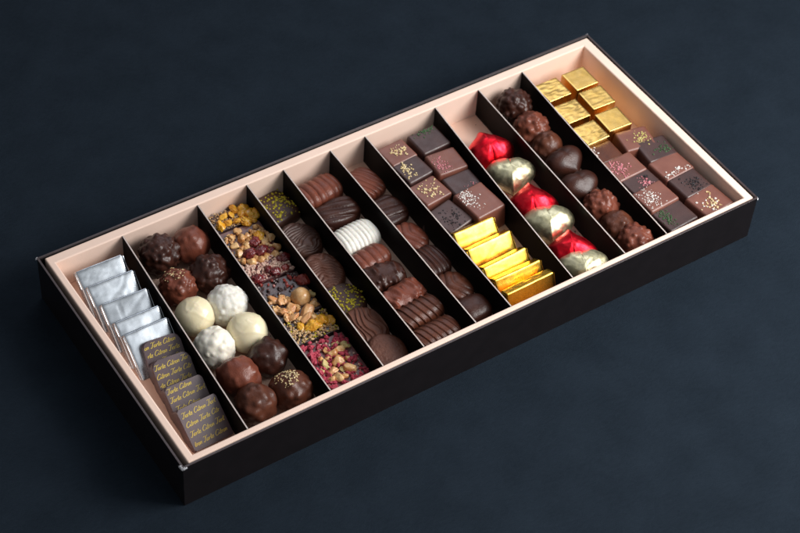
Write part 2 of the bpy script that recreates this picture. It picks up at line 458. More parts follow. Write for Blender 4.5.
for i, y in enumerate(ys):
    lean_foil(1.55+.05*i, 4.62, y, 3.12, 39+[0, 1, -1, 1, 2][i], M['silver'], sl_lab[i], 'wrapped chocolate', 'silver foil squares leaning in the leftmost compartment', 20+i, [-1.5, -2, -3, -1.5, 0][i])
gys = [7.40, 5.88, 4.20, 2.96, 1.68]
gl = ['gold foil square directly in front of the sprinkled pralines', 'gold foil square second behind the sprinkled pralines', 'gold foil square in the middle of the leaning row of five',
      'gold foil square second from the near rim', 'gold foil square closest to the near rim']
for i, y in enumerate(gys):
    lean_foil(22.9, [25.95, 26.2, 26.2, 26.35, 26.45][i], y, 3.12, [49, 50, 51, 56, 69][i], M['goldfoil'], gl[i], 'wrapped chocolate', 'gold foil squares leaning in front of pralines', 40+i, [0, 1, 2, 0, 1][i])

# ------------------------------------------------------------------ printed dark squares with handwriting
GLY = {  # single stroke script letters, unit height about 1, advance
 'T': ([[(-.05,.92),(.2,1.02),(.5,.95),(.85,1.04)],[(.48,.96),(.40,.5),(.28,.05),(.12,-.02),(.02,.12)]], .62),
 'C': ([[(.72,.80),(.62,.98),(.40,.95),(.14,.62),(.08,.25),(.26,0),(.52,.06),(.70,.2)]], .74),
 'a': ([[(.42,.40),(.25,.47),(.06,.25),(.12,.02),(.30,.10),(.44,.42),(.40,.06),(.52,.04)]], .50),
 'r': ([[(0,.3),(.12,.45),(.10,.02)],[(.12,.28),(.28,.46),(.38,.42)]], .36),
 't': ([[(.22,.85),(.14,.3),(.14,.05),(.26,.02),(.36,.12)],[(.02,.56),(.36,.60)]], .34),
 'e': ([[(.04,.22),(.26,.28),(.34,.40),(.22,.47),(.06,.28),(.10,.04),(.26,0),(.42,.12)]], .42),
 'i': ([[(.06,.42),(.10,.08),(.18,.02),(.26,.1)],[(.14,.62),(.17,.68)]], .26),
 'o': ([[(.22,.46),(.06,.30),(.08,.06),(.24,.0),(.38,.18),(.34,.40),(.22,.46),(.46,.40)]], .46),
 'n': ([[(.0,.36),(.10,.45),(.06,.0)],[(.09,.28),(.24,.46),(.34,.36),(.32,.06),(.42,.04)]], .48),
 's': ([[(.32,.42),(.16,.46),(.10,.32),(.26,.18),(.20,.02),(.02,.04)]], .38),
 ' ': ([], .34)}
def lettering(lines, x0, x1, ysl, size, z, parent, wob, bulge):
    V = []; F = []; rg = random.Random(int(wob*100))
    lw = .058*size
    for (txt, xs), y in zip(lines, ysl):
        x = xs
        for ch in txt:
            st, adv = GLY[ch]
            for s in st:
                # densify with catmull style smoothing
                P = []
                for i in range(len(s)-1):
                    p0 = s[max(i-1, 0)]; p1 = s[i]; p2 = s[i+1]; p3 = s[min(i+2, len(s)-1)]
                    for k in range(4):
                        t = k/4
                        P.append(tuple(.5*((2*b)+(-a+c)*t+(2*a-5*b+4*c-d)*t*t+(-a+3*b-3*c+d)*t**3) for a, b, c, d in zip(p0, p1, p2, p3)))
                P.append(s[-1])
                P = [(x+(px+.28*py)*size, y+py*size+.05*(x)) for px, py in P]
                k0 = len(V); ok = True
                if min(p[0] for p in P) < x0 or max(p[0] for p in P) > x1: ok = False
                if not ok: continue
                for i, p in enumerate(P):
                    a = P[max(i-1, 0)]; b = P[min(i+1, len(P)-1)]
                    dx, dy = b[0]-a[0], b[1]-a[1]; l = math.hypot(dx, dy) or 1
                    w = lw*(.55+.6*abs(dy)/l)
                    for s2 in (-1, 1):
                        V.append((p[0]-s2*dy/l*w, p[1]+s2*dx/l*w, z+.006))
                for i in range(len(P)-1):
                    a = k0+2*i; F.append((a, a+2, a+3, a+1))
            x += adv*size
    me = mesh('gold_lettering', V, F)
    o = link('gold_lettering', me, M['yellowink'], parent, smooth=False, label='gold handwriting reading Tarte Citron')
    sm = o.modifiers.new('t', 'SOLIDIFY'); sm.thickness = .012; sm.offset = 0
def printed(cx, ytop, ztop, w, d, tilt, rz, label, seed, lines, ysl, rounding):
    th = 1.0
    root = thing('printed_chocolate', label, 'chocolate', (cx, ytop-d*math.cos(rad(tilt))/2, ztop-d*math.sin(rad(tilt))/2), (rad(tilt), 0, rad(rz)), 'printed dark chocolates in the leftmost compartment')
    bm = bmesh.new()
    # slab with rounded upper corners
    hw, hd = w/2, d/2; out = []
    def arc(cx_, cy_, r, a0, a1, n=7):
        for i in range(n+1):
            a = a0+(a1-a0)*i/n; out.append((cx_+r*math.cos(a), cy_+r*math.sin(a)))
    rr, rs = rounding, .09
    arc(hw-rr, hd-rr, rr, 0, PI/2); arc(-hw+rr, hd-rr, rr, PI/2, PI); arc(-hw+rs, -hd+rs, rs, PI, 1.5*PI); arc(hw-rs, -hd+rs, rs, 1.5*PI, 2*PI)
    lo = [bm.verts.new((x*1.03, y*1.03, 0)) for x, y in out]; hi = [bm.verts.new((x, y, th)) for x, y in out]
    n = len(out)
    top = bm.faces.new(hi); bm.faces.new(lo[::-1])
    for i in range(n): bm.faces.new((lo[i], lo[(i+1) % n], hi[(i+1) % n], hi[i]))
    bmesh.ops.bevel(bm, geom=list(top.edges), offset=.05, segments=3, affect='EDGES')
    me = bpy.data.meshes.new('chocolate_slab'); bm.to_mesh(me); bm.free()
    o = link('chocolate_slab', me, M['neap'], root, smooth=True); o.location = (0, 0, -th)
    for p in me.polygons: p.use_smooth = len(p.vertices) < 8
    lettering(lines, -hw+.05, hw-.05, ysl, .30, 0, root, seed, 0)
T1, T2 = 'Tarte Citron Tarte', 'Citron Tarte Citron'
printed(3.42, 9.28, 2.98, 2.30, 2.5, 35, -7, 'printed dark chocolate farthest back, leaning on the last silver square', 1, [(T2, -1.6), (T1, -1.4), (T2, -1.2), (T1, -1.5)], [.82, .32, -.2, -.75], .42)
printed(3.26, 7.75, 2.98, 2.32, 2.5, 36, -5, 'printed dark chocolate with rounded top, second from the silver squares', 2, [(T1, -1.1), (T2, -1.15), (T1, -1.5), (T2, -1.2)], [.74, .22, -.3, -.85], .42)
printed(3.06, 5.75, 2.98, 2.36, 2.5, 34, -2, 'printed dark chocolate just behind the fully visible one', 3, [(T2, -2.0), (T1, -1.12), (T2, -1.9), (T1, -1.3)], [.88, .36, -.22, -.8], .2)
printed(3.02, 4.02, 3.02, 2.50, 2.55, 34, 1, 'printed dark chocolate in the near corner with all its gold lettering showing', 4, [(T1, -1.12), (T2, -1.12), (T1, -1.12), ('tron Tarte Citron', -1.15)], [.76, .20, -.38, -.96], .12)

# ------------------------------------------------------------------ truffles
def truffle(px, py, R, kind, m, label, seed, bits=None, group='truffles in the second compartment', name='truffle', bitdir=(-.1, -.15, 1), cat='truffle'):
    p = clampx(at(px, py, FLOOR+R*.92), R*.98)
    P, F = sphere_mesh(R, kind, seed)
    rz = (seed*37 % 360)
    if not bits:
        o = link(name, mesh(name, P, F), M[m]); place(o, (p.x, p.y, FLOOR)); tag(o, label, cat, group); return o
    root = thing(name, label, cat, (p.x, p.y, FLOOR), (0, 0, 0), group)
    link('coating', mesh('coating', P, F), M[m], root)
    rg = random.Random(seed+9); pts = []
    bd = np.array(bitdir)/np.linalg.norm(bitdir); c = np.array([0, 0, R*.92])
    Q = P-c; nr = np.linalg.norm(Q, axis=1); U = Q/nr[:, None]
    cand = np.where(U@bd > math.cos(rad(bits[2])))[0]
    for i in rg.sample(list(cand), min(bits[1], len(cand))): pts.append((P[i], U[i]))
    stuff(link('sprinkles', chips(pts, bits[3], rg), M[bits[0]], root, smooth=False))
    return root
truffle(159.4,254, 1.20,'rocher','dark','bumpy dark truffle in the back left corner beside the silver squares',11)
truffle(191,244.5, 1.14,'glossy','milk','glossy milk truffle against the back wall',12)
truffle(178,287.5, 1.08,'rocher','milk','milk truffle with golden crumbs on top, beside the left divider',13,('goldflake',46,40,.075), bitdir=(-.05,.45,1))
truffle(209.5,274, 1.16,'rocher','dark','bumpy dark truffle just behind the speckled white one',14)
truffle(195,316.4, 1.20,'smooth','ivory','smooth ivory truffle farther left of the two smooth ones',15)
truffle(227,305, 1.22,'rough','coconut','speckled white truffle behind the smooth ivory ones, by the right divider',16)
truffle(214.5,347, 1.19,'rough','white','knobbly white truffle nearest the milk truffles',17)
truffle(247.5,332.5, 1.24,'smooth','ivory','smooth yellowish truffle beside the right divider',18)
truffle(268,358, 1.14,'glossy','dark','dark truffle partly shadowed by the right divider, right in front of the yellowish one',19)
truffle(238,376.5, 1.20,'glossy','milk','milk truffle in front of the knobbly white one',20)
truffle(255.5,404, 1.20,'glossy','mid','glossy dark brown truffle closest to the near rim, left of the sprinkled one',21)
truffle(291,390, 1.20,'glossy','mid','brown truffle with pale crumbs on top in the near right corner',22,('goldflake',80,38,.08), bitdir=(-.15,.25,1))

# ------------------------------------------------------------------ mendiant bars with fruit and nuts
def top_z(i): return FLOOR+.95
def bar(y0, y1, m, label, tiltx=0., h=.95, name='mendiant_bar'):
    yc = (y0+y1)/2
    # compartment three runs between dividers 2 and 3
    def divx(k, y):
        ax, ya, bx, yb = DIV[k]; return ax+(bx-ax)*(y-ya)/(yb-ya)
    xl = divx(1, yc)+.12; xr = divx(2, yc)-.12
    root = thing(name, label, 'chocolate bar', ((xl+xr)/2, yc, FLOOR), (0, 0, rad(-3)), 'fruit and nut bars in the third compartment')
    V, F = rbox(xr-xl-.12, y1-y0-.06, h, .08, 14, 3, .03, lambda v, n: .015*fbm(v, 1.5, yc))
    o = link('chocolate_base', mesh('chocolate_base', V, F), m, root)
    return root
def put(root, name, P, F, m, px, py, z, rz=0., tilt=(0, 0), smooth=True):
    p = at(px, py, z); o = link(name, mesh(name, P, F), M[m], root, smooth)
    inv = Matrix.Rotation(-root.rotation_euler.z, 3, 'Z')
    o.location = inv @ (p-root.location); o.rotation_euler = (tilt[0], tilt[1], rz)
    return o
_s = [100]
def piece(root, kind, px, py, size=.5, z=None):
    size *= {'nut': .98, 'almond': 1.0, 'green': 1.0, 'orange': 1.1, 'hazel': .92}.get(kind, .95)
    _s[0] += 1; rg = random.Random(_s[0]); z = z or FLOOR+.96+size*.16
    if kind == 'nut': P, F = blob(size, size*rg.uniform(.7, .95), size*rg.uniform(.6, .85), _s[0], .03, 3, 3, 1); nm, m = 'chopped_nut', 'nut'
    elif kind == 'green': P, F = blob(size, size*.7, size*.6, _s[0], .1, 1.6, 3, 1); nm, m = 'green_nut', 'pistachio_nut'
    elif kind == 'almond': P, F = blob(size*1.15, size*.70, size*.5, _s[0], .05, 2.2, 3, 1); nm, m = 'almond', 'almond'
    elif kind == 'hazel':
        P, F = blob(size, size, size*.95, _s[0], .05, 1.5, 4); nm, m = 'hazelnut', 'hazel'
    elif kind == 'orange': P, F = blob(size*.95, size*rg.uniform(.6, .85), size*.42, _s[0], .16, 1.8, 4, 1, .25); nm, m = 'candied_orange', 'orange'
    elif kind == 'cran': P, F = blob(size, size*.75, size*.6, _s[0], .16, 1.5, 4, 0, .35); nm, m = 'cranberry', 'cran'
    elif kind == 'cranred': P, F = blob(size, size*.8, size*.6, _s[0], .2, 1.5, 4, 0, .35); nm, m = 'cranberry', 'cranred'
    return put(root, nm, P, F, m, px, py, z, rg.uniform(0, 6.28), (rg.uniform(-.4, .4), rg.uniform(-.4, .4)))
def scatter(root, name, m, region, n, size, seed, z=FLOOR+.95, elong=1.6, flat=.6):
    """crumbs strewn over a local rectangle (x0,x1,y0,y1) of a bar's top"""
    rg = random.Random(seed); pts = []
    x0, x1, y0, y1 = region
    for _ in range(n):
        pts.append(((rg.uniform(x0, x1), rg.uniform(y0, y1), z-FLOOR+rg.random()*size*.4), (rg.uniform(-.7, .7), rg.uniform(-.7, .7), 1)))
    return stuff(link(name, chips(pts, size, rg, flat, name, elong), M[m], root, smooth=False))

b1 = bar(15.45, 16.98, M['bar_dark'], 'bar topped with candied orange at the back wall')
for k, (x, y) in enumerate([(231,214.6),(242.5,212.5),(250,213.6),(228,223),(238,220.8),(246,221),(223,217),(234,209.5),(244,208.5),(252,219.5),(221,226),(256,213)]): piece(b1, 'orange', x, y, .34+.08*(k % 3))
scatter(b1, 'crumbs', 'crumb', (-1.5, 1.5, -.75, .75), 240, .10, 1)
b2 = bar(12.42, 15.4, M['bar_lilac'], 'bar with lilac brown base heaped with hazelnut pieces and cranberries')
for k, x, y, s in [('nut',241,239.6,.42),('nut',232,238,.38),('nut',235,246,.4),('nut',251,262.5,.42),('nut',260.6,260,.38),('nut',264.8,241.7,.42),('orange',258.6,235.5,.5),('nut',271,237.5,.36),('nut',275.6,246.8,.38),('nut',275,254,.34),
                   ('cran',261,251,.5),('cran',249,254,.46),('cran',254,243.5,.36),('cran',268,246,.3),('nut',247,236.5,.36),('nut',240,254,.36),('nut',243,262,.34),('nut',266,256,.36),('cranred',257,241,.36),('nut',246,246,.34),('cran',270,251,.34),('nut',238,231.5,.34),('almond',256,257,.34)]: piece(b2, k, x, y, s)
scatter(b2, 'nut_crumbs', 'nut', (-1.4, 1.5, -1.3, .9), 90, .26, 21)
b3 = bar(10.62, 12.36, M['ganache_fruit'], 'bar with nougat crumbs and dark cranberries, between nut bar and dark bar')
for k, x, y, s in [('cran',285,257.5,.40),('cran',275.5,271.5,.42),('cran',268,270,.34),('cran',257.5,279,.42),('cran',279,259,.28),('cran',262,278,.26),('cranred',285,268,.3)]: piece(b3, k, x, y, s)
scatter(b3, 'nougat_crumbs', 'crumbpale', (-1.5, 1.5, -.8, .8), 420, .17, 3)
scatter(b3, 'berry_crumbs', 'cran', (-1.5, 1.5, -.8, .8), 60, .16, 4)
b4 = bar(7.12, 10.56, M['bar_dark'], 'dark bar with one whole hazelnut and toasted almonds')
for k, x, y, s in [('cranred',302.7,280,.48),('hazel',300.6,297,.66),('almond',274.5,301,.44),('almond',282.0,300,.5),('almond',289.8,309.0,.5),('almond',280.5,312,.46),('almond',306,311.0,.62),('green',312.0,294,.36),('nut',313.0,304,.36),('almond',293,317.5,.44),('nut',300,319,.3),('almond',286,318,.36)]: piece(b4, k, x, y, s)
scatter(b4, 'chocolate_bits', 'cranred', (-1.3, 1.4, .5, 1.55), 16, .20, 6)
scatter(b4, 'cocoa_bits', 'bar_dark', (-1.4, 1.4, -.4, 1.6), 60, .17, 7)
b5 = bar(5.14, 7.06, M['bar_dark'], 'bar with candied orange over seed crumbs behind the raspberry bar')
for k, x, y, s in [('almond',304,318.5,.5),('orange',322,318.4,.55),('orange',329,320.5,.42),('orange',311.5,327,.58),('orange',301,327.3,.36),('orange',318,325.0,.4),('nut',313,317.5,.34)]: piece(b5, k, x, y, s)
scatter(b5, 'seed_crumbs', 'crumb', (-1.5, 1.5, -.9, .9), 330, .14, 8)
scatter(b4, 'nut_crumbs', 'nut', (-1.3, 1.4, -1.6, .1), 60, .26, 22)
scatter(b5, 'yellow_crumbs', 'pistdust', (-1.5, 1.5, -.9, .9), 110, .12, 9)
scatter(b5, 'cocoa_crumbs', 'dark', (-1.5, 1.5, -.9, .9), 90, .13, 10)
b6 = bar(1.15, 5.08, M['ganache_fruit'], 'bar covered with pink raspberry pieces and nuts at the near rim')
for k, x, y, s in [('nut',321,360,.3),('green',335,344,.3),('nut',348,358,.32),('nut',331,380,.36),('green',322,372,.28),('nut',344,376,.3),('nut',326,351,.3),('nut',332.3,354,.42),('nut',338.6,361,.5),('green',325,365.5,.42),('nut',350.6,368,.5),('nut',339,377,.46),('green',345,344.5,.4),('nut',339,349,.42),('almond',333,371,.4),('green',343,369,.3),('almond',329,358,.3)]: piece(b6, k, x, y, s)
scatter(b6, 'raspberry_pieces', 'rasp', (-1.5, 1.5, -1.85, 1.85), 150, .22, 11, elong=2.3, flat=.7)
scatter(b6, 'raspberry_rim_pieces', 'rasp', (-1.5, -.7, -1.85, 1.85), 50, .27, 12, elong=2.3, flat=.8)
scatter(b6, 'nut_crumbs', 'crumbpale', (-1.4, 1.4, -1.8, 1.8), 70, .14, 13)

# ------------------------------------------------------------------ flat palets, fourth compartment
def palet(px, py, R, h, kind, m, label, seed, rz=0., tilt=0., square=0.):
    KY = 1.18 if not square else 1.05; nr, na = 60, 160; rg = random.Random(seed)
    V = []; F = []
    def zt(x, y, rr):
        z = h*(1-.12*rr*rr)
        e = max(0, 1-rr)
        z *= (1-math.exp(-e*14))*.55+.45
        if kind == 'pleat':
            w = fbm((x*.55, y*.55, 0), 1.3, seed, 2)
            u = y*1.0+x*.25+w*.55
            r = abs(math.sin(u*13+2.8*fbm((x, y*.4, 3), 1.1, seed, 2)))
            z += (.09*(r**.8)-.03)*min(1, e*7)
        elif kind == 'comb':
            u = x*.9-y*.35+.4*fbm((x*.8, y*.5, 0), 1.2, seed, 2)
            r = 1-abs(math.sin(u*10+1.6*math.sin(y*2.3)))
            z += (.10*r**2)*min(1, e*7)
        elif kind == 'rough': z += .02*fbm((x*3, y*3, 0), 2, seed, 3)
        else: z += .01*fbm((x, y, 0), 2, seed)
        return z
    V.append((0, 0, zt(0, 0, 0)))
    for i in range(1, nr+1):
        t = i/nr; rr = 1-(1-t)**1.6 if i < nr else 1
        for j in range(na):
            a = 2*PI*j/na; c, s = math.cos(a), math.sin(a)
            if square: k = (abs(c)**square+abs(s)**square)**(-1/square)
            else: k = 1+.025*math.sin(2*a+seed)+.015*math.sin(5*a+seed)
            x, y = R*rr*c*k, R*rr*s*k*KY
            V.append((x, y, zt(x, y, rr)))
    k0 = len(V)
    for j in range(na):
        v = V[1+(nr-1)*na+j]; V.append((v[0]*.98, v[1]*.98, 0))
    for j in range(na): F.append((0, 1+j, 1+(j+1) % na))
    for i in range(nr-1):
        for j in range(na):
            a = 1+i*na; F.append((a+j, a+na+j, a+na+(j+1) % na, a+(j+1) % na))
    a = 1+(nr-1)*na
    for j in range(na): F.append((a+j, k0+j, k0+(j+1) % na, a+(j+1) % na))
    F.append(tuple(k0+j for j in reversed(range(na))))
    p = clampx(at(px, py, FLOOR+h), R)
    G = 'flat chocolate palets in the fourth compartment'
    if kind != 'dust':
        o = link('chocolate_palet', mesh('chocolate_palet', V, F), M[m]); place(o, (p.x, p.y, FLOOR), (rad(tilt), 0, rad(rz))); return tag(o, label, 'chocolate', G)
    root = thing('chocolate_palet', label, 'chocolate', (p.x, p.y, FLOOR), (rad(tilt), 0, rad(rz)), G)
    link('chocolate_disc', mesh('chocolate_disc', V, F), M[m], root)
    pts = []
    while len(pts) < 150:
        x, y = rg.uniform(-R, R), rg.uniform(-R, R)
        rr = math.hypot(x, y)/R if not square else max(abs(x), abs(y))/R*1.02
        if rr > .95: continue
        pts.append(((x, y, zt(x, y, rr)), (rg.uniform(-.3, .3), rg.uniform(-.3, .3), 1)))
    stuff(link('pistachio_chips', chips(pts, .13, rg), M['pistdust'], root, smooth=False))
    return root
palet(278,204, 1.30, .85, 'dust', 'palet_dark', 'dark palet dusted with pistachio chips at the back wall', 1, 8, 0, 5)
palet(298,236.5, 1.30, 1.0, 'pleat', 'palet_dark', 'pleated dark disc next to the pistachio palet at the back wall', 2, 20, 6)
palet(323.5,267.5, 1.30, .95, 'pleat', 'palet_milk', 'pleated disc with fine ridges just behind the middle pistachio palet', 3, -10, 6)
palet(342,298.5, 1.30, .75, 'dust', 'palet_dark', 'dark palet dusted with pistachio chips in the middle of its compartment', 4, 0, 0)
palet(366,322, 1.30, 1.0, 'comb', 'palet_milk', 'milk disc with combed wavy ridges behind the smooth one', 5, 10, 8)
palet(388,349, 1.30, 1.0, 'rough', 'palet_milk', 'smooth cocoa brown disc against the near rim', 6, 0, 6)

# ------------------------------------------------------------------ enrobed logs and moulded chocolates
def log_mesh(lx, ly, lz, seed, rings=None, diag=None, lumps=0, ex=.55, leaf=False, drizzle=None, fine=0.):
    na, nt = 100, 130
    rg = random.Random(seed); V = []; F = []
    D = [(rg.uniform(-.9, .9), rg.uniform(-PI*.1, PI*1.1), rg.uniform(.5, 1), rg.uniform(.06, .13)) for _ in range(60)] if lumps else []
    def sgn(v, e): return math.copysign(abs(v)**e, v)
    for i in range(nt+1):
        ph = -PI/2+PI*i/nt
        sx = math.sin(ph)*.9999; cx = (1-abs(sx)**(2/ex))**(ex/2)
        for j in range(na):
            a = 2*PI*j/na; cy, sy = sgn(math.cos(a), .8), sgn(math.sin(a), .75)
            n = Vector((sx*.3, math.cos(a), math.sin(a))).normalized()
            k = 1.
            up = max(0, min(1, math.sin(a)+.45))
            side = max(0., 1-abs(sx)**8)
            if rings:
                cnt, amp, sharp = rings[:3]; ph0 = rings[3] if len(rings) > 3 else 0
                w = sx*cnt*PI/2+.28*math.cos(a*1.0+seed)+.3*fbm((sx, math.cos(a), math.sin(a)), .9, seed, 2)+ph0
                k += amp*(abs(math.sin(w))**sharp-.4)*side*up*(.75+.5*fbm((sx*2, a, 0), 1, seed, 1))
            if diag:
                cnt, amp, slope = diag
                w = (math.cos(a)+slope*sx)*cnt+.3*fbm((sx, a*.5, 0), 1, seed, 2)
                k += amp*(abs(math.sin(w))**.7-.5)*up*side
            if leaf:
                u = abs(math.cos(a))*3.2-sx*4.5
                k += .10*(abs(math.sin(u*1.3))**.6-.5)*up*side
                k += .05*math.exp(-(math.cos(a)/.10)**2)*up*side
            if drizzle:
                cnt, amp = drizzle
                w = (sx*1.0+.22*math.sin(a*1.0+seed))*cnt
                f = w-math.floor(w)-.5
                k += amp*math.exp(-(f/.085)**2)*up*side
            for (u, b, s_, wd) in D:
                da = (a-b+PI) % (2*PI)-PI
                k += lumps*s_*math.exp(-((sx-u)**2+(da*.5)**2)/(wd*wd))*up
            k += (.02+fine)*fbm((sx*1.5, math.cos(a), math.sin(a)), 1.3+6*fine*10, seed, 2)
            V.append((lx/2*sx*(1+.04*(k-1)), ly/2*cx*cy*k, lz/2*(1+.92*cx*sy*k)))
    for i in range(nt):
        for j in range(na):
            F.append((i*na+j, i*na+(j+1) % na, (i+1)*na+(j+1) % na, (i+1)*na+j))
    P = np.array(V); zb = lz*.10; P[:, 2] = np.where(P[:, 2] < zb, zb+(P[:, 2]-zb)*.1, P[:, 2]); P[:, 2] -= P[:, 2].min()
    return P, F
def log(px, py, lx, ly, lz, rz, m, label, seed, name='chocolate_log', group='ridged chocolate logs in the fifth compartment', tilt=0., **k):
    p = clampx(at(px, py, FLOOR+lz*.85), lx/2+.03); P, F = log_mesh(lx, ly, lz, seed, **k)
    o = link(name, mesh(name, P, F), M[m]); place(o, (p.x, p.y, FLOOR), (rad(tilt), 0, rad(rz))); return tag(o, label, 'chocolate', group)
log(317.5,186, 3.0, 2.05, 1.75, 6, 'milk', 'milk chocolate log with wide ridges at the back wall', 1, rings=(6, .13, .6), ex=.42)
log(331.5,210, 3.1, 1.95, 1.65, 4, 'dark', 'dark log with long grooves, touching the white one', 2, diag=(5, .20, .5))
log(349,234.5, 3.0, 2.15, 1.75, 4, 'coconut', 'white ridged log, the only white piece in its compartment', 3, rings=(10, .09, .8), ex=.42)
log(364,256.5, 2.75, 1.75, 1.6, 6, 'milk', 'milk chocolate log with shallow ridges in front of the white one', 4, rings=(5, .12, .6))
log(380.5,272, 2.75, 1.85, 1.7, -6, 'dark', 'lumpy dark log without stripes', 5, lumps=.13)
log(399.5,292.5, 3.0, 1.9, 1.75, 10, 'milk', 'lumpy milk chocolate log with cracked top', 6, lumps=.14, fine=.003)
log(414.5,309.5, 3.2, 1.8, 1.75, 4, 'mid', 'brown log with piped stripes, second from the near rim', 7, drizzle=(3.6, .12), ex=.42)
log(435,329.5, 3.2, 1.85, 1.75, 2, 'mid', 'brown striped log closest to the near rim', 8, drizzle=(3.9, .11), ex=.42)
G6 = 'moulded chocolates in the narrow sixth compartment'
log(362,180, 2.1, 2.6, 1.35, 8, 'milk', 'milk chocolate with fine diagonal lines at the back wall', 11, 'moulded_chocolate', G6, diag=(6, .10, 1.5), ex=.5)
log(385.5,208, 2.15, 2.3, 1.4, 8, 'dark', 'dark grooved chocolate next behind the milk leaf oval', 12, 'moulded_chocolate', G6, diag=(4.5, .2, .2), ex=.5)
log(409,233.5, 2.1, 2.5, 1.35, 5, 'milk', 'milk oval with leaf veins in the middle of the narrow compartment', 13, 'moulded_chocolate', G6, leaf=True, ex=.8)
log(428.5,258, 2.1, 2.5, 1.4, 5, 'dark', 'ridged dark chocolate between two milk ovals', 14, 'moulded_chocolate', G6, rings=(6, .13, .7), ex=.6)
log(452.5,283.5, 2.2, 2.5, 1.45, 5, 'mid', 'brown oval with one raised line, second from the near rim', 15, 'moulded_chocolate', G6, leaf=True, ex=.8)
log(473.5,303, 2.2, 1.95, 1.55, 0, 'dark', 'plain dark rounded chocolate touching the near rim', 16, 'moulded_chocolate', G6, ex=.6)

# ------------------------------------------------------------------ square pralines
def praline(px, py, w, d, h, rz, m, label, seed, bits, group, tilt=(0, 0), z0=FLOOR):
    """bits = list of (material, count, chip size, local cx, cy, spread x, spread y)"""
    p = clampx(at(px, py, z0+h), w/2+.03)
    root = thing('praline', label, 'praline', (p.x, p.y, z0), (rad(tilt[0]), rad(tilt[1]), rad(rz)), group)
    zb = {}
    V, F = rbox(w*1.09, d*1.09, h, .17, 10, 5, .09, lambda v, n: .012*fbm(v, 1.2, seed, 2)+(-.02 if n.z > .5 else 0)*0)
    link('praline_body', mesh('praline_body', V, F), M[m], root)
    rg = random.Random(seed+50)
    for (bm_, cnt, sz, cx, cy, sx, sy) in bits:
        pts = []
        few = cnt <= 16
        if not few: cnt = int(cnt*1.35); sz *= .78
        while len(pts) < cnt:
            x, y = rg.gauss(cx, sx), rg.gauss(cy, sy)
            if abs(x) > w/2*.9 or abs(y) > d/2*.9: continue
            pts.append(((x, y, h+.005), (rg.uniform(-.4, .4), rg.uniform(-.4, .4), 1)))
        if few:
            for q_ in pts: link('sprinkle', chips([q_], sz, rg, .5, 'sprinkle'), M[bm_], root, smooth=False)
        else: stuff(link('sprinkles', chips(pts, sz, rg, .5), M[bm_], root, smooth=False))
    return root
G7 = 'sprinkled square pralines behind the leaning gold squares'
praline(397,152, 2.05, 1.85, 1.55, 4, 'milk_satin', 'milk praline with golden sprinkles in the back left corner of its compartment', 1, [('goldflake',46,.13,.15,.05,.28,.28)], G7)
praline(429,139, 2.2, 2.0, 1.6, 2, 'dark_satin', 'dark praline with green sprinkles at its back edge', 2, [('greenflake',42,.11,.3,.75,.4,.16)], G7)
praline(413,168.5, 2.05, 1.9, 1.5, 6, 'dark_satin', 'dark praline with pale golden flakes beside the left divider', 3, [('goldflake',40,.13,-.35,.1,.25,.4)], G7)
praline(446.5,160.5, 2.15, 2.0, 1.7, -4, 'milk_satin', 'milk praline with red sprinkles', 4, [('pinkflake',60,.10,-.55,-.2,.26,.4)], G7)
praline(430,190, 2.1, 2.0, 1.5, 6, 'milk_satin', 'milk praline with scattered golden grains next to the black speckled one', 5, [('goldflake',38,.15,.1,.0,.35,.42)], G7)
praline(462.5,181.5, 2.15, 1.75, 1.5, 0, 'dark_satin', 'dark praline with only a few reddish grains', 6, [('pinkflake',8,.07,.3,-.5,.3,.12)], G7)
praline(450,216, 2.15, 2.3, 1.55, 12, 'dark_satin', 'dark praline with black specks', 7, [('blackflake',60,.10,.0,-.3,.5,.45)], G7)
praline(479.5,199.5, 2.25, 2.55, 1.9, 5, 'milk_satin', 'large milk praline with silvery flakes at the right divider', 8, [('whiteflake',75,.10,-.55,.45,.3,.5)], G7)
G10 = 'sprinkled square pralines in the rightmost compartment'
praline(636,138, 2.3, 1.9, 1.6, -10, 'milk_satin', 'milk praline with yellow green sprinkles against the right wall, in front of a gold cube', 11, [('goldgreen',44,.12,.45,-.15,.32,.28)], G10)
praline(656.5,148, 2.25, 2.0, 1.6, -6, 'dark_satin', 'dark praline with a green tuft near the right wall, behind the milk one', 12, [('greenflake',34,.12,.45,-.2,.26,.22)], G10)
praline(604.5,152, 2.0, 1.7, 1.55, -2, 'mid', 'small brown praline with pale flakes, in front of the left gold cubes', 13, [('whiteflake',28,.12,-.75,.2,.16,.3)], G10)
praline(624.5,166, 2.35, 1.95, 1.65, 2, 'milk_satin', 'milk praline with pink sprinkles at its left end', 14, [('pinkflake',60,.12,-.6,-.1,.32,.4)], G10)
praline(671.5,165, 2.4, 1.95, 1.6, 3, 'milk_satin', 'milk praline with a line of pale gold grains on its near edge', 15, [('whiteflake',24,.13,-.1,-.6,.5,.12)], G10)
praline(641,181, 2.3, 1.85, 1.55, 3, 'dark_satin', 'dark praline with pink sprinkles and one black nib', 16, [('pinkflake',34,.12,.1,-.25,.24,.24), ('blackflake',4,.16,.55,.1,.06,.06)], G10)
praline(690.5,182.5, 2.25, 1.95, 1.6, 3, 'dark_satin', 'dark praline with black sprinkles near the right wall', 17, [('blackflake',55,.12,.1,-.2,.35,.4)], G10)
praline(655.5,195.5, 2.4, 2.0, 1.7, 4, 'milk_satin', 'milk praline with silvery white flakes at the left divider', 18, [('whiteflake',90,.09,-.45,-.1,.34,.42)], G10)
praline(675,215, 2.4, 1.95, 1.5, 4, 'dark_satin', 'dark praline with green sprinkles at its left end, touching the near rim', 19, [('greenflake',50,.12,-.6,.1,.2,.35)], G10)
praline(710,200, 2.4, 2.1, 1.6, 6, 'milk_satin', 'milk praline with scattered pale grains in the near right corner', 20, [('goldflake',24,.15,-.2,-.2,.4,.45), ('whiteflake',14,.13,-.2,-.2,.35,.4)], G10)

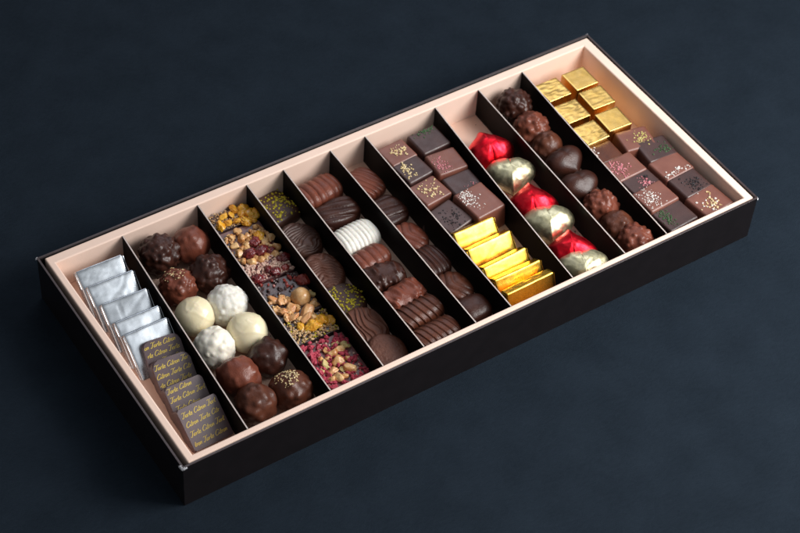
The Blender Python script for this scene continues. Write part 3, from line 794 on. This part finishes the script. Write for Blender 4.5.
# ------------------------------------------------------------------ gold cubes
def cube(px, py, s, h, rz, label, seed, wavy):
    p = clampx(at(px, py, FLOOR+h), s/2+.03)
    def disp(v, n):
        e = .003*fbm(v, 1.5, seed, 2)
        if n.z > .4 or (abs(v.z) > h/2-.12 and v.z > 0):
            e += wavy*.032*(.5-abs(fbm((v.x*.6, v.y*1.6, seed), 1.5, seed, 2)))*max(0, n.z)
        return e
    root = thing('gold_cube', label, 'wrapped chocolate', (p.x, p.y, FLOOR), (0, 0, rad(rz)), 'gold foil cubes in the rightmost compartment')
    V, F = rbox(s, s, h, .06, 24, 3, 0, disp)
    link('foil_wrapping', mesh('foil_wrapping', V, F), M['goldcube'], root)
    # folded seam on the near and left sides
    for k, (ang) in enumerate((0, -90)):
        w = s*.46
        V = [(-w, -s/2-.03, h*.06), (w, -s/2-.03, h*.06), (w*.12, -s/2-.045, h*.60), (-w*.12, -s/2-.045, h*.60)]
        V = [(x, y, z) for x, y, z in V]
        me = mesh('folded_flap', V, [(0, 1, 2, 3)])
        o = link('folded_flap', me, M['goldcube'], root, smooth=False); o.rotation_euler = (0, 0, rad(ang))
        sm = o.modifiers.new('t', 'SOLIDIFY'); sm.thickness = .02
    return root
cube(580,78.2, 1.80, 1.9, -1, 'gold cube in the far right corner of the box', 1, 0)
cube(597,97, 1.80, 1.9, -3, 'gold cube with crinkled top, middle of the row by the right wall', 2, .45)
cube(613.3,118.8, 1.80, 1.9, -3, 'gold cube by the right wall, right next to the milk praline with yellow green sprinkles', 3, 0)
cube(553,89.5, 1.80, 1.85, 0, 'wrinkled gold cube against the back wall, left row', 4, 1)
cube(572,111, 1.80, 1.85, -1, 'wrinkled gold cube in the middle of the left row', 5, 1)
cube(590.8,132.3, 1.80, 1.85, 0, 'wrinkled gold cube at the near end of the left row, behind a small brown praline', 6, 1)

# ------------------------------------------------------------------ hearts
def heart_mesh(size, h, seed, foil=True):
    na, nr = 150, 34; V = []; F = []
    def outline(t):
        x = 16*math.sin(t)**3
        if foil: y = 13*math.cos(t)-2.2*math.cos(2*t)-1.2*math.cos(3*t)-.5*math.cos(4*t)
        else: y = 13*math.cos(t)-2.9*math.cos(2*t)-1.3*math.cos(3*t)-.6*math.cos(4*t)
        x /= 16; y = (y+2)/16
        if foil: x = .84*x+.16*math.sin(t); y = .84*y+.16*math.cos(t)
        else: x = .75*x+.25*math.sin(t); y = .75*y+.25*math.cos(t)
        return x*size/2, y*size/2
    def prof(r, top):
        e = 1.9 if foil else 3.4
        return (max(0, 1-r**e))**(.62 if foil else .5)
    for top in (1, 0):
        for i in range(nr+1):
            r = math.sin(i/nr*PI/2) if not foil else 1-(1-i/nr)**1.3
            for j in range(na):
                t = 2*PI*j/na; x, y = outline(t)
                # soften the notch towards the middle
                x *= r; y *= r
                z = prof(r, top)*h*(.72 if top else -.28)
                if foil:
                    n1 = 1-2.2*abs(fbm((x, y, top*3), 1.0, seed, 2))
                    pl = math.sin(t*11+2.5*fbm((math.cos(t), math.sin(t), r*.4), 1.3, seed, 2))
                    z += (.035*n1 + .022*pl*r*r*(1-r**6))*(1 if top else .5)
                    s = 1+.008*pl*r
                    x *= s; y *= s
                V.append((x, y, z))
    m = (nr+1)*na
    for side in (0, 1):
        for i in range(nr):
            for j in range(na):
                a, b, c, d = (side*m+i*na+j, side*m+i*na+(j+1) % na, side*m+(i+1)*na+(j+1) % na, side*m+(i+1)*na+j)
                F.append((a, d, c, b) if side == 0 else (a, b, c, d))
    me = mesh('heart', V, F)
    bm = bmesh.new(); bm.from_mesh(me); bmesh.ops.remove_doubles(bm, verts=bm.verts, dist=.002); bmesh.ops.recalc_face_normals(bm, faces=bm.faces); bm.to_mesh(me); bm.free()
    return me
def heart(px, py, size, h, z, rot, m, label, seed, foil=True, name='foil_heart', group=None):
    p = clampx(at(px, py, z+h*.5), size*.5)
    me = heart_mesh(size, h, seed, foil)
    o = link(name, me, M[m]); place(o, (p.x, p.y, z), tuple(rad(a) for a in rot)); return tag(o, label, 'wrapped chocolate' if foil else 'chocolate', group)
GH = 'foil hearts in the eighth compartment'
heart(484,143, 3.5, 1.9, 2.0, (-14,6,170), 'redfoil', 'red foil heart farthest back, nearest the back wall', 1, group=GH)
heart(512,169, 3.3, 1.5, 2.15, (22,-4,-28), 'champagne', 'pale gold foil heart between the back red heart and the middle red heart', 2, group=GH)
heart(532,194, 3.5, 1.9, 2.05, (-18,4,155), 'redfoil', 'red foil heart in the middle, between two pale gold hearts', 3, group=GH)
heart(550,218, 3.4, 1.5, 2.1, (24,-4,-26), 'champagne', 'pale gold foil heart right behind the nearest red heart', 4, group=GH)
heart(572,241, 3.5, 1.9, 2.05, (-18,4,152), 'redfoil', 'red foil heart nearest the near rim', 5, group=GH)
heart(585,262, 3.3, 1.5, 2.1, (30,-4,-28), 'champagne', 'pale gold foil heart touching the near rim', 6, group=GH)
G9 = 'nut clusters in the ninth compartment'
truffle(514,106, 1.10,'rocher','dark','bumpy dark nut cluster farthest back, at the back wall',31,group=G9,name='nut_cluster',cat='chocolate')
truffle(531,129, 1.10,'rocher','milk','bumpy milk nut cluster behind the glossy brown one',32,group=G9,name='nut_cluster',cat='chocolate')
truffle(547,147, 1.02,'glossy','mid','glossy brown nut cluster just behind the dark hearts',33,group=G9,name='nut_cluster',cat='chocolate')
heart(566,157, 2.8, 1.45, 2.1, (34,0,8), 'dark', 'dark chocolate heart farther from the near rim', 7, False, 'chocolate_heart', 'bare dark chocolate hearts')
heart(580,181, 2.8, 1.45, 2.15, (36,2,-2), 'dark', 'dark chocolate heart nearer the near rim', 8, False, 'chocolate_heart', 'bare dark chocolate hearts')
truffle(601,208, 1.10,'rocher','milk','bumpy milk nut cluster right in front of the dark hearts',34,group=G9,name='nut_cluster',cat='chocolate')
truffle(617,227, 1.06,'glossy','mid','smooth topped brown nut cluster between two bumpy milk ones',35,group=G9,name='nut_cluster',cat='chocolate')
truffle(635,242, 1.10,'rocher','milk','bumpy milk nut cluster touching the near rim',36,group=G9,name='nut_cluster',cat='chocolate')

rg = random.Random(77); pts = []
for k_ in range(150):
    a_ = DIV[rg.choice([0, 1, 2, 3, 4, 6, 7])]
    y_ = rg.uniform(1.2, 16.6); x_ = a_[0]+(a_[2]-a_[0])*(y_-a_[1])/(a_[3]-a_[1])-rg.uniform(.12, .7)
    pts.append(((x_, y_, FLOOR+.005), (rg.uniform(-.3, .3), rg.uniform(-.3, .3), 1)))
stuff(tag(link('chocolate_crumbs', chips(pts, .07, rg), M['mid'], smooth=False), 'tiny chocolate crumbs lying on the salmon floor of the compartments', 'crumbs'))

# ------------------------------------------------------------------ lights
def area(name, loc, target, sx, sy, power, col=(1, 1, 1)):
    d = bpy.data.lights.new(name, 'AREA'); d.shape = 'RECTANGLE'; d.size = sx; d.size_y = sy; d.energy = power; d.color = col
    o = bpy.data.objects.new(name, d); C.objects.link(o); o.location = loc
    o.rotation_euler = (Vector(target)-Vector(loc)).to_track_quat('-Z', 'Y').to_euler(); return o
area('key_softbox', (66, -30, 50), (20, 4, 2), 42, 42, 80000, (1, .985, .965))
area('front_softbox', (48, -60, 62), (22, 4, 2), 76, 64, 12500, (.97, .98, 1))
area('back_softbox', (60, 68, 88), (22, 9, 2), 64, 50, 20000, (.88, .90, 1))
world = bpy.data.worlds.new('World'); bpy.context.scene.world = world; world.use_nodes = True
world.node_tree.nodes['Background'].inputs[0].default_value = (.93, .96, 1, 1)
world.node_tree.nodes['Background'].inputs[1].default_value = .20

# ------------------------------------------------------------------ camera
cd = bpy.data.cameras.new('camera'); cam = bpy.data.objects.new('camera', cd); C.objects.link(cam)
mw = Matrix([list(ROT[i])+[CAM[i]] for i in range(3)]+[[0, 0, 0, 1]])
cam.matrix_world = mw
cd.sensor_width = 36; cd.lens = FPX/800*36; cd.clip_start = 1; cd.clip_end = 2000
cd.dof.use_dof = True; cd.dof.focus_distance = 112; cd.dof.aperture_fstop = .16
sc = bpy.context.scene; sc.camera = cam
sc.render.engine = 'CYCLES'
sc.view_settings.view_transform = 'Standard'; sc.view_settings.look = 'None'; sc.view_settings.exposure = 0; sc.view_settings.gamma = 1
sc.render.resolution_x = 1024; sc.render.resolution_y = 682
